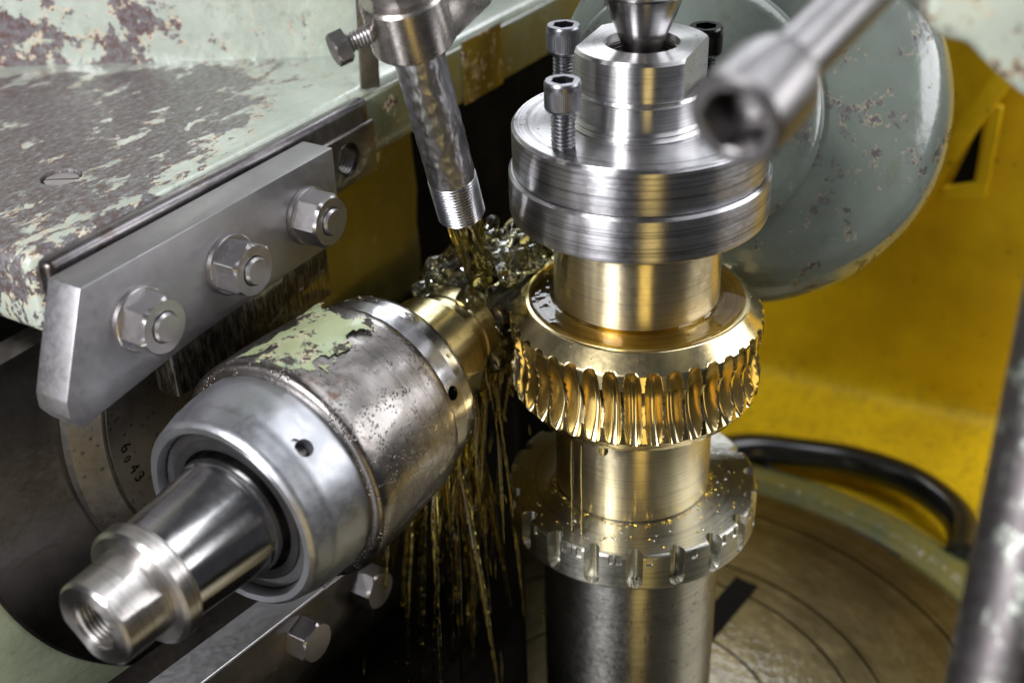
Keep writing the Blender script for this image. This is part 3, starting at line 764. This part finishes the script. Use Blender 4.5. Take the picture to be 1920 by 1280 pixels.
# tailstock casting behind on the right
M['green_disc'] = paint('chipped_green_disc_enamel', (.12, .14, .122), chip=.43, scale=.5, gloss=.22, wob=.3, rust=(.03, .022, .022), fleck=(.06, .05, .05), grey=(.05, .045, .045), primer=(.30, .25, .17), metalness=.1)
dm = axisframe(Vector((6.3, 6.98, -1.62)), -F, Vector((0, 0, 1)))
dc = thing('tailstock_casting', 'large round pale green casting lobe with chipped enamel behind the spindle', 'machine casting', mat=dm)
obj('round_lobe', polar([(0, -7), (8.6, -7), (9.2, -5.5), (9.42, -3.6), (9.38, -2.6), (9.15, -1.6), (8.7, -.8), (8.0, -.2), (7, .15), (5.5, .35), (0, .45)], 160, step=.4,
    rf=lambda t, z, r, i: r + .05 * mnoise.noise(Vector((r * math.cos(t), r * math.sin(t), z)) * .4)), 'green_disc', dc, ang=50)
obj('lobe_arm', subdiv_box(0, 20, -5, 5.0, -5, -.6, .6, 2.0), 'green_disc', dc, ang=50)
bs = obj('raised_boss', polar([(0, 0), (6.0, 0), (5.9, .7), (5.6, 1.0), (0, 1.2)], 120, step=.5), 'green_disc', dc, ang=50); bs.location = (-.8, 3.4, .2)
# oval dark bolt recesses in the boss edge
bm = polar([(0, 0), (.42, 0), (.42, .12), (.36, .16), (0, .16)], 40); b1 = obj('oil_hole', bm, 'hole', dc); b1.location = (-1.9, -1.9, .45)

# ================================================================== COOLANT NOZZLE
NB, NTP = Vector((-7.3, .35, -4.0)), Vector((-8.3, -1.5, 2.4))
nz = thing('coolant_nozzle', 'dented wet steel coolant pipe with threaded tip and clamp block with set bolt', 'coolant nozzle', mat=axisframe(NB, NTP - NB, Vector((-1, -.3, 0))))
def dent(t, z, r, i):
    if r < .8: return r
    return r - .03 + .03 * mnoise.noise(Vector((math.cos(t) * 3, math.sin(t) * 3, z * 2.2))) + .012 * mnoise.noise(Vector((math.cos(t) * 7, math.sin(t) * 7, z * 5)))
obj('pipe', polar([(.84, 1.95), (.98, 2.0), (1.0, 2.2), (1.0, 9.6), (.84, 9.6)], 128, dent, loop=True, step=.08), 'pipe', nz, ang=60)
prof = [(.86, 0)]
for k in range(14): z = k * .145; prof += [(.93, z), (1.0, z + .05), (1.0, z + .085), (.93, z + .14)]
prof += [(.86, 2.03)]
obj('threaded_tip', polar(prof, 96, loop=True), 'collar', nz, ang=30)
blkb = polar([(0, 8.5), (1.52, 8.5), (1.6, 8.6), (1.6, 10.5), (1.5, 10.6), (0, 10.6)], 96)
blk = obj('clamp_block', blkb, 'block', nz)
fm = Matrix.Rotation(math.radians(-100), 4, 'Z')
boolean(blk, [xf(box(-9, -1.15, -5, 5, 5, 15), Matrix.Rotation(math.radians(35), 4, 'Z'))], ang=30)
fw = box(-1.45, 1.45, 0, 3.0, 8.55, 10.5, .08); obj('block_arm', xf(fw, Matrix.Rotation(math.radians(128), 4, 'Z')), 'block', nz)
bl = Matrix.Rotation(math.radians(12), 4, 'Z') @ Matrix.Translation((0, 0, 9.6)) @ Matrix.Rotation(PI / 2, 4, 'Y')
obj('set_bolt_thread', xf(thread(.36, 1.2, 2.55, .13, 40), bl), 'bolt', nz, ang=30)
obj('set_bolt_head', xf(hexbody(1.12, 2.5, 3.05, False, True, rot=.3), bl), 'bolt', nz, ang=24)
hxn = hexbody(2.2, 10.6, 14.5, True, False, rot=.2); obj('hexagon_fitting', hxn, 'bolt', nz, ang=24)
st = obj('mounting_strip', box(-.45, .45, -.15, .15, 0, 9, .05), 'cast'); st.location = (-11.6, 9.5, -1.7); st.rotation_euler = (0, .04, .4)
tag(st, 'narrow upright steel strip standing behind the nozzle block', 'bracket')

# ================================================================== OIL
def blob_fluid(name, spheres, voxel, amp, label, cat, mat='splash', seed=0, fs=1.0):
    bm = bmesh.new()
    for c_, r_, st_ in spheres:
        m = Matrix.Translation(c_) @ st_ @ Matrix.Diagonal((r_, r_, r_, 1))
        bmesh.ops.create_icosphere(bm, subdivisions=3, radius=1, matrix=m)
    me = bpy.data.meshes.new(name); bm.to_mesh(me); bm.free()
    o_ = bpy.data.objects.new(name, me); COL.objects.link(o_)
    rm = o_.modifiers.new('r', 'REMESH'); rm.mode = 'VOXEL'; rm.voxel_size = voxel
    sm = o_.modifiers.new('s', 'SMOOTH'); sm.iterations = 12; sm.factor = .6
    bpy.context.view_layer.update()
    me2 = bpy.data.meshes.new_from_object(o_.evaluated_get(bpy.context.evaluated_depsgraph_get()))
    bpy.data.objects.remove(o_); bpy.data.meshes.remove(me)
    bm = bmesh.new(); bm.from_mesh(me2); bmesh.ops.recalc_face_normals(bm, faces=bm.faces); bm.normal_update()
    for v in bm.verts:
        p = v.co * .55 * fs + Vector((seed, 0, 0))
        n_ = mnoise.noise(p + mnoise.noise_vector(p * .7) * 1.2) + .25 * mnoise.noise(p * 2.3)
        v.co += v.normal * n_ * amp
    for f in bm.faces: f.smooth = True
    bm.to_mesh(me2); bm.free(); me2.materials.clear(); me2.materials.append(M[mat])
    o_ = bpy.data.objects.new(name, me2); COL.objects.link(o_)
    tag(o_, label, cat, kind='stuff')
    return o_
rn = random.Random(5)
sph = []
HC = lambda t: HA + D * t
rotD = axisframe(Vector((0, 0, 0)), D, Z).to_3x3().to_4x4()
for k in range(85):
    t_ = rn.uniform(21.2, 27.0); a = rn.uniform(-1.2, 2.7)     # from w side over the top
    rad = rn.uniform(2.0, 2.75) + (.35 if t_ > 23 else 0)
    p = HC(t_) + (W * math.cos(a) + Z * math.sin(a)) * rad * (1 if a < 2 else .95)
    if p.xy.length < 5.55 and -13 < p.z < -7.7: p.z = -7.5 + rn.random() * .3
    sph.append((p, rn.uniform(.3, .62), rotD @ Matrix.Rotation(rn.uniform(-1, 1), 4, 'Z') @ Matrix.Diagonal((rn.uniform(.6, 1.6), rn.uniform(.6, 1.2), rn.uniform(.8, 2.0), 1))))
for k in range(26):   # hump under the jet and on the far side
    p = HC(rn.uniform(22.8, 26.5)) + Z * rn.uniform(2.0, 3.0) + W * rn.uniform(-1.8, 1.2)
    sph.append((p, rn.uniform(.35, .7), Matrix.Rotation(rn.uniform(-1, 1), 4, 'Y')))
blob_fluid('oil_splash', sph, .13, .15, 'clear yellowish oil splashing over the spinning hob beside the gear', 'oil splash')
# jet from the nozzle
jt = (Vector((-6.5, 1.9, -8.0)) - NB)
def jr(t, z, r, i):
    k = 1 - .25 * z / 4.2
    return r * k * (1 + .10 * math.sin(3 * t + z * .8) + .04 * math.sin(7 * t - z * .5))
oj = obj('oil_jet', polar([(0, -.1), (.80, -.1), (.80, 4.3), (0, 4.3)], 96, jr, step=.12), 'jet', None, ang=60)
oj.matrix_world = axisframe(NB, jt); tag(oj, 'clear stream of oil pouring from the threaded nozzle tip onto the hob', 'oil stream', kind='stuff')
# oil curtain falling below the hob
def strand(p, v, t0, t1, N_, wob, amp):
    out = []
    for j in range(N_ + 1):
        tt = t0 + (t1 - t0) * j / N_
        out.append(p + v * tt + Vector((0, 0, -4.2 * tt * tt)) + mnoise.noise_vector(wob + Vector((0, 0, tt * .9))) * amp * min(1, tt * 2))
    return out
bm = bmesh.new()
for k in range(60):
    t_ = rn.uniform(17.2, 26.5); a = rn.uniform(-1.7, -.1)
    p = HC(t_) + (W * math.cos(a) + Z * math.sin(a)) * rn.uniform(1.9, 2.4)
    if p.xy.length < 6.3: p = HC(19.5 + rn.random() * 1.5) + Z * -1.5
    v = Vector((rn.gauss(-.7, .9), rn.gauss(-1.0, .8), -rn.uniform(1.0, 3.0)))
    L = rn.uniform(1.0, 2.6); r0 = rn.uniform(.12, .32); ph = rn.random() * 6
    pts_ = strand(p, v, 0, L, 34, Vector((rn.random() * 9, rn.random() * 9, rn.random() * 9)), .5)
    tube(pts_, lambda u, r0=r0, ph=ph: r0 * (1 - .65 * u) * (.85 + .35 * math.sin(u * 9 + ph)), 10, bm)
me = bpy.data.meshes.new('oil_curtain'); bm.to_mesh(me); bm.free()
o = bpy.data.objects.new('oil_curtain', me); COL.objects.link(o)
rm = o.modifiers.new('r', 'REMESH'); rm.mode = 'VOXEL'; rm.voxel_size = .085
sm = o.modifiers.new('s', 'SMOOTH'); sm.iterations = 8; sm.factor = .6
bpy.context.view_layer.update()
me2 = bpy.data.meshes.new_from_object(o.evaluated_get(bpy.context.evaluated_depsgraph_get()))
bpy.data.objects.remove(o); bpy.data.meshes.remove(me)
bm = bmesh.new(); bm.from_mesh(me2); bpy.data.meshes.remove(me2)
for k in range(90):     # loose drops torn off the strands
    t_ = rn.uniform(17.5, 26.5)
    p = HC(t_) + Z * -1.8 + W * rn.uniform(-.5, 1.8)
    if p.xy.length < 6.3: continue
    v = Vector((rn.gauss(-.7, 1.3), rn.gauss(-1.0, 1.1), -rn.uniform(1.0, 3.5))); t0 = rn.uniform(.2, 2.0)
    pts_ = strand(p, v, t0, t0 + rn.uniform(.04, .13), 6, Vector((k, 3, 1)), .5); r0 = rn.uniform(.03, .09)
    tube(pts_, lambda u, r0=r0: r0 * (.2 + math.sin(PI * u)), 8, bm)
M['ribbon'] = film('amber_oil_ribbon', (.94, .85, .42), 1.2, .25, 1.8, .6)
o = obj('oil_curtain', bm, 'ribbon', None, ang=80); tag(o, 'amber ribbons and drops of oil falling in the dark below the hob', 'oil', kind='stuff')
# drips from the gear
for (ang_, r_, z0, z1, ra, lb) in ((-128, 4.9, -12.75, -18.0, .055, 'left of two thin oil strings running from the gear to the plate'), (-122.5, 4.85, -12.8, -18.0, .07, 'right of two thin oil strings running from the gear to the plate')):
    a = math.radians(ang_); pts_ = [Vector((r_ * math.cos(a), r_ * math.sin(a), z0 + (-17.55 - z0) * k / 14 + 0)) for k in range(15)]
    o = obj('oil_string', tube(pts_, lambda u, ra=ra: ra * (.7 + .5 * abs(math.sin(u * 5))), 10), 'oil', None, ang=80)
    tag(o, lb, 'oil drip')
a = math.radians(-112); o = obj('oil_drop', polar([(0, -.55), (.13, -.48), (.2, -.34), (.19, -.2), (.11, 0), (.13, .12), (0, .16)], 24), 'oil', None, ang=80)
o.location = (4.55 * math.cos(a), 4.55 * math.sin(a), -12.75); tag(o, 'hanging oil drop under the lower edge of the gear', 'oil drip')

# small drops of oil on the metal
bm = bmesh.new(); dn = random.Random(11)
def drop(p, n, r0):
    m = axisframe(p, n, Vector((.1, .2, 1)) if abs(n.z) < .9 else Vector((1, 0, 0)))
    k = dn.uniform(.7, 1.5)
    polar([(r0 * k, -.01), (r0 * .8 * k, r0 * .35), (r0 * .4, r0 * .5), (0, r0 * .55)], 10, mat=m, bm=bm)
for k in range(150):      # housing, collar and spacers
    tt = dn.choice((dn.uniform(10, 14.5), dn.uniform(15, 16.6), dn.uniform(15, 16.6))); a = dn.uniform(-.4, 2.0)
    rr = 4.12 if tt > 14.9 else 4.76 - .06 * (tt - 9.7)
    n_ = W * math.cos(a) + Z * math.sin(a); drop(HC(tt) + n_ * rr, n_, dn.uniform(.02, .07))
for k in range(70):      # flange top and boss top
    a = dn.uniform(0, 2 * PI); rr = math.sqrt(dn.uniform(2.9 ** 2, 5.0 ** 2)); drop(Vector((rr * math.cos(a), rr * math.sin(a), 0)), Z, dn.uniform(.02, .06))
for k in range(60):      # notched plate
    a = dn.uniform(0, 2 * PI); rr = math.sqrt(dn.uniform(3.7 ** 2, 5.1 ** 2)); drop(Vector((rr * math.cos(a), rr * math.sin(a), PT)), Z, dn.uniform(.03, .09))
for k in range(60):      # gear chamfer
    a = dn.uniform(0, 2 * PI); u = dn.random(); n_ = Vector((math.cos(a) * .73, math.sin(a) * .73, .68)); rr = 4.8 + .6 * u
    drop(Vector((rr * math.cos(a), rr * math.sin(a), GZ + 2.36 - .68 * u)), n_, dn.uniform(.015, .045))
o = obj('oil_droplets', bm, 'splash', None, ang=80); tag(o, 'tiny oil droplets beaded on the housing, flange, gear and plate', 'oil', kind='stuff')

# ================================================================== NEAR, OUT OF FOCUS
P0, P1 = Vector((-.4, -21.23, 8.23)), Vector((6.39, -7.72, 7.4))
P0, P1 = Vector((-.36, -21.2, 8.12)), Vector((4.6, -14.5, 9.5))
wr = thing('socket_wrench', 'blurred grey hexagon socket wrench reaching in from the upper right', 'wrench', mat=axisframe(P0, P1 - P0))
sk = obj('socket', polar([(0, 0), (1.02, 0), (1.14, .12), (1.15, 1.9), (1.0, 2.4), (.72, 2.6), (0, 2.6)], 80), 'wrench', wr)
boolean(sk, [hexprism(1.42, -.5, 1.3, rot=.5), polar([(0, -.4), (1.0, -.2), (.68, .1), (0, .1)], 48)], ang=35)
obj('socket_floor', polar([(0, .75), (.3, .8), (.45, .95), (.5, 1.28), (0, 1.3)], 40), 'bolt', wr)
obj('wrench_bar', polar([(0, 2.2), (.72, 2.2), (.72, 14), (0, 14)], 48), 'wrench', wr)
M['rod'] = metal('worn_rod_steel', (.10, .09, .09), .5, blotch=.3, dirt=(.45, .50, .43), dirt_amt=.42)
rodm = axisframe(Vector((6.65, -24.85, -5.9)), Vector((2.05, 4.5, 7.6)))
rd = obj('guide_rod', polar([(0, -4), (1.35, -4), (1.35, 18), (0, 18)], 64), 'rod'); rd.matrix_world = rodm
tag(rd, 'blurred dark steel guide rod flecked with green paint at the right edge', 'rod')
M['near_green'] = paint('near_chipped_green_enamel', (.42, .47, .40), chip=.46, scale=.7, gloss=.3, rust=(.13, .09, .07), grey=(.16, .13, .12))
bm = prism([(5.55, 10.5), (5.6, 8.35), (6.0, 7.95), (6.9, 7.75), (7.6, 7.0), (8.6, 6.2), (13, 5.2), (14, 10.5)], -15.5, -12.5, 'y', .3, 3)
nc = obj('near_casting', bm, 'near_green'); tag(nc, 'blurred green casting corner with brown rust at the upper right', 'machine casting')

# hose loop
def spline(ctl, n=8):
    out = []
    for k in range(1, len(ctl) - 2):
        for j in range(n):
            u = j / n; a_, b_, c_, d_ = ctl[k - 1:k + 3]
            out.append(.5 * ((2 * b_) + (c_ - a_) * u + (2 * a_ - 5 * b_ + 4 * c_ - d_) * u * u + (3 * b_ - a_ - 3 * c_ + d_) * u ** 3))
    return out
pts_ = spline([Vector(p) for p in ((4, 22, -34.6), (7.5, 24, -34.5), (10.8, 24.9, -34.5), (14.4, 24.1, -34.5), (17.9, 22.9, -34.5), (20.9, 20.6, -34.4), (22.6, 17.6, -34.3), (22.9, 15.0, -34.3), (21.9, 12.4, -34.4), (20, 9, -34.6))])
o = obj('rubber_hose', tube(pts_, 1.1, 20), 'hose', None, ang=80); tag(o, 'thick black rubber hose looped on the yellow tray floor', 'hose')
pts_ = spline([Vector(p) for p in ((9, 28, -35), (10.6, 26, -35), (11.6, 24.2, -35), (13.2, 21, -35.1), (15.6, 17.2, -35.2), (19, 13, -35.2), (22, 10, -35.3))])
o = obj('cable', tube(pts_, .4, 12), 'hose', None, ang=80); tag(o, 'thin black cable lying inside the loop of the rubber hose', 'cable')

# yellow gusset of the guard on the right
gs = thing('guard_bracket', 'yellow diagonal guard bracket with dark triangular opening beside the green lobe', 'bracket', mat=ym)
obj('bracket_bar', prism([(16.2, 30.5), (15.0, 31), (8.0, 15.2), (9.0, 14.6)], -1.6, -.6, 'y', .15, 2), 'yellow', gs)
obj('bracket_leg', prism([(13.2, 24.6), (14.0, 24.6), (13.9, 18.2), (11.2, 17.6), (11.0, 18.5), (13.1, 19.2)], -1.4, -.8, 'y', .1, 1), 'yellow', gs)
obj('dark_opening', prism([(12.95, 23.8), (11.5, 18.6), (13.0, 18.9)], -1.15, -1.0, 'y', .02, 1), 'hole', gs)
